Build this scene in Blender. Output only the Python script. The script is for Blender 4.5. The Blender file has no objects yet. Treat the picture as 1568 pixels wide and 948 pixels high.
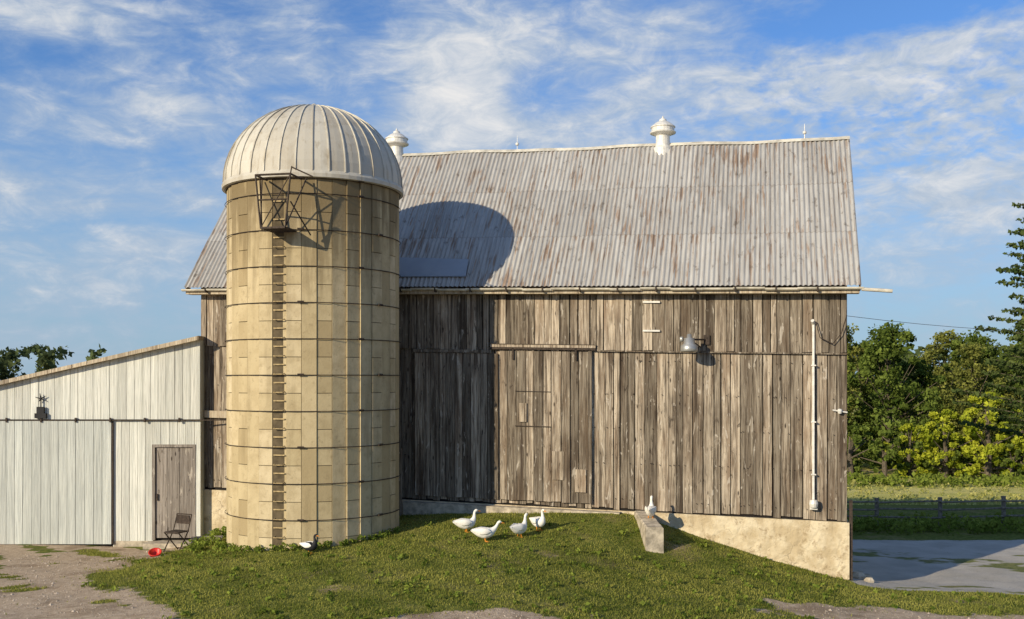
import bpy, math, random
import numpy as np
from mathutils import Vector, Matrix
random.seed(7); rng=np.random.default_rng(7)
scene=bpy.context.scene
CZ=5.0
TH=math.atan(393/1550); CT,ST=math.cos(TH),math.sin(TH)
L=17.8
BX,BY=8.275-CT*L, 25+ST*L
KS=1.0535                      # silo scale
SR=2.03
SX,SY=-4.75*KS,24.3*KS

# ---------------------------------------------------------------- node helpers
class NT:
    def __init__(s,t): s.t=t; t.nodes.clear()
    def n(s,typ,ins=None,**pr):
        nd=s.t.nodes.new(typ)
        for k,v in pr.items(): setattr(nd,k,v)
        for k,v in (ins or {}).items(): s.set(nd.inputs[k],v)
        return nd
    def set(s,sock,v):
        if isinstance(v,bpy.types.NodeSocket): s.t.links.new(v,sock)
        else:
            if sock.type=='RGBA' and not isinstance(v,(int,float)) and len(v)==3: v=(*v,1)
            sock.default_value=v
    def m(s,op,a,b=0.0,c=0.0,clamp=False):
        nd=s.n('ShaderNodeMath',{0:a,1:b,2:c},operation=op); nd.use_clamp=clamp; return nd.outputs[0]
    def mix(s,f,a,b,blend='MIX'):
        nd=s.n('ShaderNodeMix',data_type='RGBA',blend_type=blend)
        s.set(nd.inputs[0],f); s.set(nd.inputs[6],a); s.set(nd.inputs[7],b); return nd.outputs[2]
    def map(s,v,scale=(1,1,1),rot=(0,0,0),loc=(0,0,0)):
        return s.n('ShaderNodeMapping',{'Vector':v,'Scale':scale,'Rotation':rot,'Location':loc}).outputs[0]
    def noise(s,v,scale=1,detail=4,rough=.5,dist=0):
        return s.n('ShaderNodeTexNoise',{'Vector':v,'Scale':scale,'Detail':detail,'Roughness':rough,'Distortion':dist}).outputs[0]
    def rng(s,v,a,b,c=0.,d=1.,smooth=True):
        nd=s.n('ShaderNodeMapRange',{0:v,1:a,2:b,3:c,4:d}); 
        if smooth: nd.interpolation_type='SMOOTHSTEP'
        return nd.outputs[0]
    def attr(s,name): return s.n('ShaderNodeAttribute',attribute_name=name).outputs['Fac']
    def coord(s,w='Object'): return s.n('ShaderNodeTexCoord').outputs[w]
    def bump(s,h,st=.5,d=.02): return s.n('ShaderNodeBump',{'Height':h,'Strength':st,'Distance':d}).outputs[0]
    def out(s,col,rough=.8,metal=0,normal=None,spec=.3):
        p=s.n('ShaderNodeBsdfPrincipled',{'Base Color':col,'Roughness':rough,'Metallic':metal,'Specular IOR Level':spec})
        if normal is not None: s.set(p.inputs['Normal'],normal)
        o=s.n('ShaderNodeOutputMaterial'); s.t.links.new(p.outputs[0],o.inputs[0]); return p
def newmat(name):
    m=bpy.data.materials.new(name); m.use_nodes=True; return m,NT(m.node_tree)

def offs(t,v,k=37.0):
    r=t.m('MULTIPLY',t.attr('rnd'),k)
    c=t.n('ShaderNodeCombineXYZ',{0:r,1:r,2:r}).outputs[0]
    return t.n('ShaderNodeVectorMath',{0:v,1:c},operation='ADD').outputs[0]

def wood_mat(name,light,mid,dark,contrast=1.0,white=False,brown=None):
    m,t=newmat(name); c=t.coord(); v=offs(t,c)
    g=t.noise(t.map(v,(16,16,.8)),1,6,.68,.4)
    g2=t.noise(t.map(v,(48,48,1.3)),1,3,.6)
    big=t.noise(t.map(c,(.6,.6,.4)),1,4,.6)
    col=t.mix(t.rng(g,.40,.60),mid,light)
    if brown:
        bn=t.noise(t.map(v,(2.5,2.5,.5)),1,4,.6)
        col=t.mix(t.m('MULTIPLY',t.rng(bn,.48,.66),.7),col,brown)
    col=t.mix(t.m('MULTIPLY',t.rng(g2,.5,.66),.8*contrast),col,dark)
    bw=t.rng(t.attr('rnd'),0,1,1-.55*contrast,1+.3*contrast,False)
    col=t.mix(1.0,col,t.n('ShaderNodeCombineXYZ',{0:bw,1:bw,2:bw}).outputs[0],'MULTIPLY')
    col=t.mix(t.m('MULTIPLY',t.rng(big,.5,.72),.5*contrast),col,dark)
    if not white:
        vo=t.n('ShaderNodeTexVoronoi',{'Vector':t.map(v,(4.5,4.5,1.4)),'Scale':1.0})
        col=t.mix(t.rng(vo.outputs[0],.04,.12,.9,0),col,(.03,.02,.015))
        sc=t.noise(t.map(v,(7,7,1.6)),1,4,.6,1.2)
        col=t.mix(t.m('MULTIPLY',t.rng(sc,.61,.67),.55),col,(.62,.56,.47))
        bk=t.noise(t.map(v,(10,10,2.2),loc=(4,4,4)),1,5,.7,1.0)
        col=t.mix(t.m('MULTIPLY',t.rng(bk,.60,.66),.7),col,(.035,.026,.02))
    st=t.noise(t.map(v,(9,9,.3)),1,3,.5)
    col=t.mix(t.m('MULTIPLY',t.rng(st,.54,.68),.75*contrast),col,dark)
    t.out(col,.88,0,t.bump(t.m('ADD',g,g2),.8,.02),.12)
    return m

def simple_mat(name,col,rough=.7,metal=0,var=.25,scale=6,bump=.2):
    m,t=newmat(name); c=t.coord()
    n=t.noise(c,scale,5,.6)
    a=[x*(1-var) for x in col]; b=[min(1,x*(1+var)) for x in col]
    t.out(t.mix(t.rng(n,.3,.7),a,b),rough,metal,t.bump(n,bump,.01)); return m

M={}
M['barn']=wood_mat('weathered_barn_wood',(.50,.425,.325),(.275,.222,.165),(.05,.036,.026),1.0,False,(.21,.148,.098))
M['door']=wood_mat('door_wood',(.43,.365,.28),(.245,.197,.147),(.048,.034,.025),1.0,False,(.19,.135,.09))
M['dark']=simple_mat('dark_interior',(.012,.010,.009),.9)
M['shed']=wood_mat('shed_white_boards',(.74,.74,.67),(.63,.64,.58),(.30,.30,.26),.36,True)
M['sheddoor']=wood_mat('shed_sliding_door_boards',(.60,.62,.57),(.51,.535,.50),(.27,.28,.26),.34,True)
M['greydoor']=wood_mat('grey_door_wood',(.36,.32,.28),(.27,.235,.20),(.12,.1,.085),.6)
M['trim']=wood_mat('pale_trim_wood',(.58,.50,.37),(.43,.35,.25),(.18,.14,.1),.6)
M['white']=simple_mat('white_painted_metal',(.70,.68,.62),.45,.1,.15)
M['gutter']=simple_mat('gutter_metal',(.60,.56,.46),.5,.1,.3,3)
M['darkmetal']=simple_mat('rusty_dark_metal',(.055,.04,.03),.7,.3,.4,20)
M['rung']=simple_mat('ochre_rung',(.40,.30,.15),.8,.0,.3,14)
M['feather']=simple_mat('white_feathers',(.84,.81,.74),.8,0,.06,30)
M['black']=simple_mat('black_feathers',(.02,.02,.022),.7)
M['orange']=simple_mat('orange_bill',(.7,.26,.03),.5,0,.1)
M['red']=simple_mat('red_plastic',(.6,.03,.02),.4,0,.1)
M['bark']=simple_mat('bark',(.11,.09,.065),.95,0,.4,12,.6)
M['fence']=simple_mat('old_fence_wood',(.20,.17,.135),.9,0,.4,9)
M['pebble']=simple_mat('pebbles',(.42,.35,.27),.9,0,.5,2.5,.3)

m,t=newmat('lime_plaster_stone'); c=t.coord()
n=t.noise(c,2.2,7,.6); vo=t.n('ShaderNodeTexVoronoi',{'Vector':t.n('ShaderNodeVectorMath',{0:c,1:t.n('ShaderNodeTexNoise',{'Vector':c,'Scale':1.5,'Detail':4.}).outputs[1]},operation='ADD').outputs[0],'Scale':2.2},feature='DISTANCE_TO_EDGE').outputs[0]
col=t.mix(t.rng(n,.35,.65),(.50,.40,.25),(.70,.60,.42))
n2=t.noise(c,.9,5,.65)
col=t.mix(t.m('MULTIPLY',t.rng(vo,.0,.035,.8,0),t.rng(n2,.5,.6)),col,(.25,.2,.14))
col=t.mix(t.m('MULTIPLY',t.rng(t.noise(c,6,6,.7),.52,.66),.7),col,(.30,.22,.13))
st=t.noise(t.map(c,(2.5,2.5,.5)),1,5,.6); col=t.mix(t.m('MULTIPLY',t.rng(st,.55,.7),.5),col,(.25,.19,.12))
t.out(col,.9,0,t.bump(t.m('ADD',n,t.m('MULTIPLY',vo,.6)),.9,.07),.1); M['plaster']=m
M['concrete']=simple_mat('weathered_concrete',(.44,.38,.29),.9,0,.4,5,.6)

# corrugated roof
m,t=newmat('corrugated_roof_metal'); uv=t.n('ShaderNodeUVMap').outputs[0]; 
r=t.attr('rnd'); vv=offs(t,uv,5)
base=t.mix(t.rng(r,0,1,0,1,False),(.315,.305,.285),(.42,.41,.385))
fine=t.noise(t.map(uv,(10,1.0,1)),1,6,.68)
base=t.mix(t.m('MULTIPLY',t.rng(fine,.42,.70),.55),base,(.56,.55,.52))
big=t.noise(t.map(uv,(.42,.55,1),loc=(5.3,7.4,0)),1,3,.5)
med=t.noise(t.map(vv,(6.5,.8,1)),1,5,.65)
str_=t.noise(t.map(vv,(24,.8,1)),1,4,.65)
ru=t.m('ADD',t.m('MULTIPLY',big,.30),t.m('ADD',t.m('MULTIPLY',med,.62),t.m('MULTIPLY',str_,.50)))
rm=t.rng(ru,.735,.83)
rustc=t.mix(t.rng(str_,.4,.62),(.11,.065,.042),(.29,.195,.13))
base=t.mix(t.m('MULTIPLY',rm,.85),base,rustc)
rs=t.noise(t.map(uv,(30,.5,1),loc=(2,7,0)),1,4,.6)
base=t.mix(t.m('MULTIPLY',t.rng(rs,.53,.66),.6),base,(.22,.165,.12))
dk=t.noise(t.map(uv,(4.4,2.4,1),loc=(9,2,0)),1,5,.7)
base=t.mix(t.m('MULTIPLY',t.rng(dk,.57,.68),.65),base,(.13,.105,.08))
tx=t.n('ShaderNodeSeparateXYZ',{0:uv}).outputs[1]
seam=t.m('ABSOLUTE',t.m('SUBTRACT',t.m('FRACT',t.m('DIVIDE',tx,1.925)),.5))
base=t.mix(t.rng(seam,.485,.5,0,.4),base,(.16,.13,.1))
t.out(base,.65,.1,t.bump(fine,.15,.01),.25); M['roof']=m
m,t=newmat('blue_grey_patch_sheet'); n=t.noise(t.coord(),3,4,.6)
t.out(t.mix(n,(.28,.31,.35),(.38,.41,.44)),.6,.2); M['patch']=m

# silo staves
m,t=newmat('silo_stave_concrete'); c=t.coord(); r=t.attr('rnd'); v=offs(t,c,11)
z=t.n('ShaderNodeSeparateXYZ',{0:c}).outputs[2]
n=t.noise(v,3,6,.6)
cr=t.n('ShaderNodeValToRGB',{0:r}); e=cr.color_ramp.elements
e[0].position=0; e[0].color=(.36,.28,.155,1); e[1].position=1; e[1].color=(.66,.56,.385,1)
x=e.new(.3); x.color=(.49,.40,.235,1); x=e.new(.7); x.color=(.57,.47,.29,1)
col=cr.outputs[0]
col=t.mix(t.m('MULTIPLY',t.rng(n,.40,.68),.5),col,(.36,.28,.155))
col=t.mix(t.m('MULTIPLY',t.rng(t.noise(v,9,6,.7),.55,.68),.45),col,(.27,.21,.12))
sn=t.noise(t.map(c,(3.5,3.5,.35)),1,6,.6)
top=t.rng(z,6.2,9.4)
col=t.mix(t.m('MULTIPLY',t.rng(t.m('ADD',sn,t.m('MULTIPLY',top,.22)),.5,.7),t.m('ADD',.3,t.m('MULTIPLY',top,.5))),col,(.155,.115,.06))
t.out(col,.9,0,t.bump(t.noise(c,25,5,.6),.4,.014),.12); M['stave']=m
M['mortar']=simple_mat('silo_joint',(.11,.085,.05),.95,0,.3)
m,t=newmat('dome_metal'); c=t.coord(); r=t.attr('rnd'); n=t.noise(t.map(c,(2,2,1.2)),1,6,.65)
col=t.mix(r,(.43,.40,.335),(.60,.57,.485)); col=t.mix(t.m('MULTIPLY',t.rng(n,.46,.7),.6),col,(.33,.28,.20))
n5=t.noise(t.map(c,(9,9,1.6)),1,5,.6); col=t.mix(t.m('MULTIPLY',t.rng(n5,.54,.7),.5),col,(.30,.25,.17))
t.out(col,.65,.05,None,.25); M['dome']=m

def leaf_mat(name,c1,c2,tr=.3):
    m,t=newmat(name); r=t.attr('rnd')
    col=t.mix(r,c1,c2)
    d=t.n('ShaderNodeBsdfDiffuse',{'Color':col}); tl=t.n('ShaderNodeBsdfTranslucent',{'Color':t.mix(.5,col,c2)})
    x=t.n('ShaderNodeMixShader',{0:tr,1:d.outputs[0],2:tl.outputs[0]}); o=t.n('ShaderNodeOutputMaterial',{0:x.outputs[0]})
    return m
M['leaf']=leaf_mat('foliage_green',(.028,.055,.010),(.21,.27,.055))
M['leafy']=leaf_mat('foliage_yellow_green',(.12,.18,.012),(.56,.58,.06))
M['leafd']=leaf_mat('foliage_conifer',(.025,.05,.016),(.13,.165,.05))
M['leaffar']=leaf_mat('foliage_far',(.05,.08,.035),(.15,.18,.07))
M['grass']=leaf_mat('grass_blades',(.055,.095,.010),(.42,.40,.10),.35)

# ---------------------------------------------------------------- mesh helpers
class MB:
    def __init__(s): s.v=[]; s.f=[]; s.r=[]
    def add(s,vs,fs,r=0.5):
        o=len(s.v); s.v+= [tuple(p) for p in vs]; s.f+=[tuple(i+o for i in f) for f in fs]; s.r+=[r]*len(fs)
    def box(s,a,b,r=.5,fn=None):
        x0,y0,z0=a; x1,y1,z1=b
        vs=[(x0,y0,z0),(x1,y0,z0),(x1,y1,z0),(x0,y1,z0),(x0,y0,z1),(x1,y0,z1),(x1,y1,z1),(x0,y1,z1)]
        if fn: vs=[fn(*p) for p in vs]
        s.add(vs,[(0,3,2,1),(4,5,6,7),(0,1,5,4),(1,2,6,5),(2,3,7,6),(3,0,4,7)],r)
    def rod(s,p0,p1,r0,seg=8,r1=None,r=.5):
        p0=Vector(p0);p1=Vector(p1); r1=r0 if r1 is None else r1
        d=(p1-p0).normalized(); a=d.orthogonal().normalized(); b=d.cross(a)
        vs=[]
        for p,rr in((p0,r0),(p1,r1)):
            for i in range(seg):
                an=2*math.pi*i/seg; vs.append(p+a*math.cos(an)*rr+b*math.sin(an)*rr)
        fs=[(i,(i+1)%seg,seg+(i+1)%seg,seg+i) for i in range(seg)]
        fs+=[tuple(range(seg-1,-1,-1)),tuple(range(seg,2*seg))]
        s.add(vs,fs,r)
    def lathe(s,c,prof,seg=20,r=.5):
        vs=[];fs=[]
        for rr,z in prof:
            for i in range(seg):
                a=2*math.pi*i/seg; vs.append((c[0]+rr*math.cos(a),c[1]+rr*math.sin(a),c[2]+z))
        for k in range(len(prof)-1):
            for i in range(seg):
                j=(i+1)%seg; fs.append((k*seg+i,k*seg+j,(k+1)*seg+j,(k+1)*seg+i))
        s.add(vs,fs,r)
    def loft(s,pts,rad,seg=12,sub=3,flat=1.0,r=.5):
        P=[Vector(p) for p in pts]; n=len(P); Q=[];R=[]
        for i in range(n-1):
            a=P[max(i-1,0)];b=P[i];c=P[i+1];d=P[min(i+2,n-1)]
            for k in range(sub):
                t=k/sub
                Q.append(.5*((2*b)+(-a+c)*t+(2*a-5*b+4*c-d)*t*t+(-a+3*b-3*c+d)*t**3)); R.append(rad[i]*(1-t)+rad[i+1]*t)
        Q.append(P[-1]);R.append(rad[-1]); vs=[];fs=[]
        for i,q in enumerate(Q):
            tn=(Q[min(i+1,len(Q)-1)]-Q[max(i-1,0)]).normalized(); sd=Vector((0,1,0)); up=tn.cross(sd).normalized()
            for k in range(seg):
                a=2*math.pi*k/seg; vs.append(q+sd*math.cos(a)*R[i]*flat+up*math.sin(a)*R[i])
        for i in range(len(Q)-1):
            for k in range(seg):
                j=(k+1)%seg; fs.append((i*seg+k,i*seg+j,(i+1)*seg+j,(i+1)*seg+k))
        fs.append(tuple(range(seg))); fs.append(tuple((len(Q)-1)*seg+k for k in range(seg-1,-1,-1)))
        s.add(vs,fs,r)
    def build(s,name,mat,parent=None,smooth=False,loc=None,rot=None):
        me=bpy.data.meshes.new(name); me.from_pydata(s.v,[],s.f)
        at=me.attributes.new('rnd','FLOAT','FACE'); at.data.foreach_set('value',s.r)
        me.materials.append(M[mat] if isinstance(mat,str) else mat)
        if smooth: me.polygons.foreach_set('use_smooth',[True]*len(me.polygons))
        me.update()
        o=bpy.data.objects.new(name,me); scene.collection.objects.link(o)
        if parent: o.parent=parent
        if loc: o.location=loc
        if rot: o.rotation_euler=rot
        return o
def empty(name,loc=(0,0,0),rz=0):
    e=bpy.data.objects.new(name,None); e.location=loc; e.rotation_euler=(0,0,rz); e.empty_display_size=.3
    scene.collection.objects.link(e); return e

# ---------------------------------------------------------------- terrain
CP=np.array([(-12,17.3,.8),(-13,28.5,.27),(-9,28.4,.30),(-9.6,23.5,.58),(-6.3,18,.80),(-5.0,23.2,1.03),(-2.7,24.8,1.22),(-7.4,25.2,.80),
(-8.3,28.7,.50),(-5,28.0,1.1),(-1,27.1,1.42),(1.5,26.5,1.5),(3.0,26.0,1.50),(4.94,25.75,.92),(6.8,25.3,.38),(8.35,24.9,.03),
(-1,24.3,1.23),(2,24,1.06),(0,20,1.0),(0,17.5,.87),(3.4,24.2,.82),(5,22,.45),(8,21,.12),(4,18.5,.5),(8.2,23.8,.05),(11,24,-.1),(11,20,-.08),
(9.6,27.5,-.35),(12,30,-.45),(10,35,-.5),(16,28,-.5),(20,24,-.4),(16,18,-.2),(0,10,.6),(-12,10,.7),(10,10,.2),
(-14,34,.1),(0,36,-.2),(-12,38,-.1),(20,34,-.5),(1.5,29,1.0),(-19,25,.4),(-19,17,.7)])
def tps(r2): return np.where(r2>1e-9, r2*np.log(r2+1e-12),0)
nC=len(CP); K=tps(((CP[:,None,:2]-CP[None,:,:2])**2).sum(-1))+np.eye(nC)*.4
A=np.zeros((nC+3,nC+3)); A[:nC,:nC]=K; A[:nC,nC]=1; A[:nC,nC+1:]=CP[:,:2]; A[nC:,:nC]=A[:nC,nC:].T
W=np.linalg.solve(A,np.r_[CP[:,2],0,0,0])
def ss(a,b,x): t=np.clip((x-a)/(b-a),0,1); return t*t*(3-2*t)
def gz(x,y):
    x=np.atleast_1d(np.asarray(x,float)); y=np.atleast_1d(np.asarray(y,float))
    r2=(x[:,None]-CP[None,:,0])**2+(y[:,None]-CP[None,:,1])**2
    z=tps(r2)@W[:nC]+W[nC]+W[nC+1]*x+W[nC+2]*y
    z=np.clip(z,-1.2,2)
    dx=np.maximum(np.maximum(-18-x,x-18),0); dy=np.maximum(np.maximum(8-y,y-34),0)
    w=np.clip(np.hypot(dx,dy)/9,0,1); w=w*w*(3-2*w)
    z=z*(1-w)+(-.5-1.5*ss(42,58,y))*w
    z+=.015*np.sin(x*3.1+y*1.7)*np.cos(y*2.3-x)*(1-w)
    return z
def g(x,y): return float(gz(x,y)[0])
def patch(x,y):
    return .5+.5*(.55*np.sin(x*1.3+1.7*np.sin(y*.9+1))*np.cos(y*1.5+x*.5)+.3*np.sin(x*3.7+y*2.1+1.5*np.sin(x*1.1))+.15*np.sin(x*7.9-y*6.3))
def regions(x,y):
    xb=np.interp(y,[10,15,17.3,18.6,20,21.5,23.5,26,29],[-4,-4.8,-5.7,-6.2,-7.5,-8.9,-9.3,-9.1,-8.9])
    d=ss(-1.3,1.3,xb-x+2.0*(patch(x*1.4,y*1.4)-.5))
    d=np.where(xb-x>.8,np.maximum(1-1.0*ss(.60,.74,patch(x*.8+4,y*1.2)),.0),d)
    d=np.maximum(d,1-ss(.6,1.3,np.hypot((x+.3)/2.3,(y-16.4)/1.55)+.35*(patch(x*1.3,y*2)-.5)))
    d=np.maximum(d,1-ss(.6,1.3,np.hypot((x-9.8)/4.6,(y-20.3)/1.4)+.6*(patch(x*1.1,y*1.6)-.5)))
    d=np.maximum(d,1-ss(14,16.2,y))
    d=np.maximum(d,.41*ss(.68,.92,patch(x*.7,y*.9)))
    c=ss(24.0,24.5,y-.06*(x-9))*ss(8.0,8.7,x)*(1-ss(34.3,35.3,y))*(1-ss(26,28,x))
    f=ss(46,52,y)
    return d,c,f
def axis(a,b,st,far):
    mid=list(np.arange(a,b+1e-6,st)); lo=[];hi=[];k=st
    p=a
    while p>-far: k*=1.25; p-=k; lo.append(p)
    k=st;p=b
    while p<far: k*=1.25; p+=k; hi.append(p)
    return np.array(lo[::-1]+mid+hi)
xs=axis(-17,24,.2,4000); ys=axis(10,38,.2,4000)
X,Y=np.meshgrid(xs,ys); xf=X.ravel(); yf=Y.ravel(); Z=gz(xf,yf)
nx,ny=len(xs),len(ys)
idx=np.arange(nx*ny).reshape(ny,nx)
F=np.stack([idx[:-1,:-1],idx[:-1,1:],idx[1:,1:],idx[1:,:-1]],-1).reshape(-1,4)
me=bpy.data.meshes.new('ground'); me.from_pydata(np.c_[xf,yf,Z].tolist(),[],F.tolist())
d,cc,ff=regions(xf,yf)
for nm,arr in(('dirt',d),('conc',cc),('field',ff)):
    at=me.attributes.new(nm,'FLOAT','POINT'); at.data.foreach_set('value',arr.astype(np.float32))
me.polygons.foreach_set('use_smooth',[True]*len(me.polygons))
m,t=newmat('ground_grass_dirt'); c=t.coord()
n1=t.noise(c,.9,6,.6); n2=t.noise(c,7,6,.65); n3=t.noise(c,40,4,.6)
gr=t.mix(t.rng(n2,.35,.65),(.08,.11,.02),(.20,.205,.05)); gr=t.mix(t.m('MULTIPLY',t.rng(n1,.5,.7),.6),gr,(.27,.21,.10))
dt=t.mix(t.rng(n2,.3,.7),(.36,.265,.18),(.56,.44,.31)); dt=t.mix(t.rng(n3,.5,.72),dt,(.64,.54,.41)); dt=t.mix(t.rng(n1,.52,.66,0,.7),dt,(.25,.18,.115))
cn=t.mix(t.rng(n1,.3,.7),(.40,.37,.32),(.52,.48,.42)); cn=t.mix(t.rng(n2,.60,.70,0,.5),cn,(.22,.20,.16))
big=t.noise(t.map(c,(.28,.5,1)),1,5,.6)
cn=t.mix(t.rng(big,.56,.60,0,.9),cn,gr)
fl=t.mix(t.rng(t.noise(t.map(c,(.05,.25,1)),1,6,.6),.35,.65),(.38,.38,.09),(.62,.55,.20))
nn=t.m('SUBTRACT',t.m('ADD',t.m('MULTIPLY',n1,.8),t.m('MULTIPLY',n2,.5)),.65)
col=t.mix(t.rng(t.m('ADD',t.attr('field'),t.m('MULTIPLY',nn,.3)),.35,.65),gr,fl)
col=t.mix(t.rng(t.m('ADD',t.attr('dirt'),nn),.42,.58),col,dt)
col=t.mix(t.rng(t.m('ADD',t.attr('conc'),t.m('MULTIPLY',nn,.7)),.42,.5),col,cn)
t.out(col,.95,0,t.bump(t.m('ADD',n3,n2),.6,.04),.05)
me.materials.append(m); o=bpy.data.objects.new('ground',me); scene.collection.objects.link(o)

# ---------------------------------------------------------------- barn
barn=empty('wooden_barn',(BX,BY,0),-TH)
def T(u): return .019*(L-u)
def BF(u,v,z): return (u,v,z+T(u))
ZS,ZM=1.53,5.65
def tier(mb,u0,u1,z0,z1,v,jit=.05,wmin=.16,wmax=.32,th=.03):
    u=u0
    while u<u1-.02:
        w=min(random.uniform(wmin,wmax),u1-u)
        if u1-(u+w)<.1: w=u1-u
        dv=random.uniform(0,.025); gp=random.choice((.005,.008,.011,.017))
        r=random.random()
        if random.random()<.16: r*=.25
        ln=random.uniform(-.009,.009)
        zb=z0-random.uniform(-jit*.2,jit)
        vs=[(u+gp+ln,v-dv-th,zb),(u+w-gp+ln,v-dv-th,zb+random.uniform(-.015,.015)),(u+w-gp+ln,v-dv,zb),(u+gp+ln,v-dv,zb),(u+gp,v-dv-th,z1),(u+w-gp,v-dv-th,z1),(u+w-gp,v-dv,z1),(u+gp,v-dv,z1)]
        mb.add([BF(*p) for p in vs],[(0,3,2,1),(4,5,6,7),(0,1,5,4),(1,2,6,5),(2,3,7,6),(3,0,4,7)],r)
        u+=w
mb=MB(); tier(mb,0,L,ZS,ZM+.02,0)
tier(mb,0,L,ZM-.02,7.62,-.055,.05)
mb.build('front_siding',M['barn'],barn)
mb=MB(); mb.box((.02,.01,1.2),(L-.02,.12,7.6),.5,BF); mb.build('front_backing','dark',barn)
DV=3.26; SLP=1.19; ZE=7.27+.45*SLP
def gable(u,out):
    mb=MB(); v=0
    while v<2*DV-.01:
        w=min(random.uniform(.2,.3),2*DV-v); z=lambda q: ZE-.06+SLP*(q if q<DV else 2*DV-q)
        a,b=v+.006,v+w-.006
        vs=[(u,a,1.4),(u,b,1.4),(u,b,z(b)),(u,a,z(a)),(u+out,a,1.4),(u+out,b,1.4),(u+out,b,z(b)),(u+out,a,z(a))]
        mb.add([BF(*p) for p in vs],[(0,3,2,1),(4,5,6,7),(0,1,5,4),(1,2,6,5),(2,3,7,6),(3,0,4,7)],random.random()); v+=w
    mb.build('gable_siding',M['barn'],barn)
gable(L-.03,.03); gable(0,.03)
mb=MB(); mb.box((0,2*DV-.03,1.3),(L,2*DV,ZE),.5,BF); mb.build('back_siding',M['barn'],barn)
mb=MB()
def FB(u,v,z): return (u,v,z+(T(u) if z>1 else 0))
N=36
for i in range(N):
    a=L*i/N;b=L*(i+1)/N
    mb.add([FB(a,-.08,-1.2),FB(b,-.08,-1.2),FB(b,-.08,ZS-.07),FB(a,-.08,ZS-.07),FB(b,.3,ZS-.07),FB(a,.3,ZS-.07)],[(0,1,2,3),(3,2,4,5)])
mb.box((L-.25,-.079,-1.2),(L+.05,2*DV,ZS-.08),.5,FB); mb.box((-.05,-.079,-1.2),(.25,2*DV,ZS-.08),.5,FB); mb.box((.25,2*DV-.3,-1.2),(L-.25,2*DV,ZS-.08),.5,FB)
mb.build('foundation','plaster',barn)
mb=MB(); mb.box((6.3,-.36,.6),(12.2,-.082,ZS-.09),.5,BF); mb.build('door_sill','concrete',barn)
Srun=3.71; Slen=math.hypot(Srun,Srun*SLP); cs,sn_=Srun/Slen,Srun*SLP/Slen
def sag(u): return .02*math.sin(u*1.1)+.01*math.sin(u*2.7+1)
def roofside(name,sign):
    u0,u1=-.32,L+.3; per=.125; k=8; nc=int((u1-u0)/per*k); rows=12
    rowt=[Slen*i/rows for i in range(rows+1)]
    sw=.75; nsh=int((u1-u0)/sw)+2
    rr=[[random.random() for _ in range(4)] for _ in range(nsh)]
    vs=[];uvs=[];fs=[];rn=[]
    for j,tt in enumerate(rowt):
        for i in range(nc+1):
            u=u0+(u1-u0)*i/nc; ph=(u-u0)/per*2*math.pi
            h=.018*math.cos(ph)+(.014*math.sin(u*2.1+tt)*math.sin(tt*1.3))
            v=-.45+tt*cs-h*sn_; z=7.27+tt*sn_+h*cs+T(u)+sag(u)*tt/Slen
            if sign<0: v=2*DV-v
            vs.append((u,v,z)); uvs.append((u,tt))
    for j in range(rows):
        for i in range(nc):
            a=j*(nc+1)+i; fs.append((a,a+1,a+nc+2,a+nc+1) if sign>0 else (a,a+nc+1,a+nc+2,a+1))
            sh=int(i/nc*(u1-u0)/sw); rn.append(rr[sh][j*3//rows])
    me=bpy.data.meshes.new(name); me.from_pydata(vs,[],fs)
    at=me.attributes.new('rnd','FLOAT','FACE'); at.data.foreach_set('value',rn)
    ul=me.uv_layers.new(name='UVMap'); li=np.zeros(len(me.loops),dtype=np.int32); me.loops.foreach_get('vertex_index',li)
    ul.data.foreach_set('uv',np.array(uvs,dtype=np.float32)[li].ravel())
    me.polygons.foreach_set('use_smooth',[True]*len(fs)); me.materials.append(M['roof'])
    o=bpy.data.objects.new(name,me); scene.collection.objects.link(o); o.parent=barn
roofside('roof_front',1); roofside('roof_back',-1)
def RP(u,t_,h=0): return (u,-.45+t_*cs-h*sn_,7.27+t_*sn_+h*cs+T(u)+sag(u)*t_/Slen)
mb=MB(); 
for i in range(60):
    a=-.32+(L+.62)*i/60;b=-.32+(L+.62)*(i+1)/60
    for s_ in(1,-1):
        def q(u,tt):
            p=RP(u,tt,.03); return p if s_>0 else (p[0],2*DV-p[1],p[2])
        mb.add([q(a,Slen-.1),q(b,Slen-.1),q(b,Slen+.03),q(a,Slen+.03)],[(0,1,2,3)])
mb.build('ridge_cap','gutter',barn)
mb=MB()
for u in(-.3,L+.26):
    for s_ in(1,-1):
        f=lambda tt,h,uu: (lambda p:(p[0],p[1] if s_>0 else 2*DV-p[1],p[2]))(RP(uu,tt,h))
        vs=[f(0,-.03,u),f(Slen,-.03,u),f(Slen,-.2,u),f(0,-.2,u),f(0,-.03,u+.03),f(Slen,-.03,u+.03),f(Slen,-.2,u+.03),f(0,-.2,u+.03)]
        mb.add(vs,[(0,1,2,3),(7,6,5,4),(0,4,5,1),(3,2,6,7),(0,3,7,4),(1,5,6,2)])
mb.build('rake_boards',M['greydoor'],barn)
mb=MB(); mb.box((-.28,-.43,7.08),(L+.26,-.40,7.22),.6,BF); mb.box((-.28,-.40,7.08),(L+.26,-.115,7.11),.2,BF); mb.build('fascia_and_soffit','trim',barn)
mb=MB(); seg=6; NU=24
for i in range(NU):
    a=-.35+(L+.7)*i/NU;b=-.35+(L+.7)*(i+1)/NU-.004
    for k in range(seg):
        t0=math.pi*k/seg;t1=math.pi*(k+1)/seg; dr=.014*math.sin(i*2.3)
        p=lambda u,tt:(u,-.50-.062*math.cos(tt),7.215-.062*math.sin(tt)+T(u)+dr)
        mb.add([p(a,t0),p(a,t1),p(b,t1),p(b,t0)],[(0,1,2,3)])
mb.rod(BF(L+.3,-.5,7.17),BF(L+1.0,-.52,7.12),.045)
mb.build('gutter','gutter',barn)
mb=MB()
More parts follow.
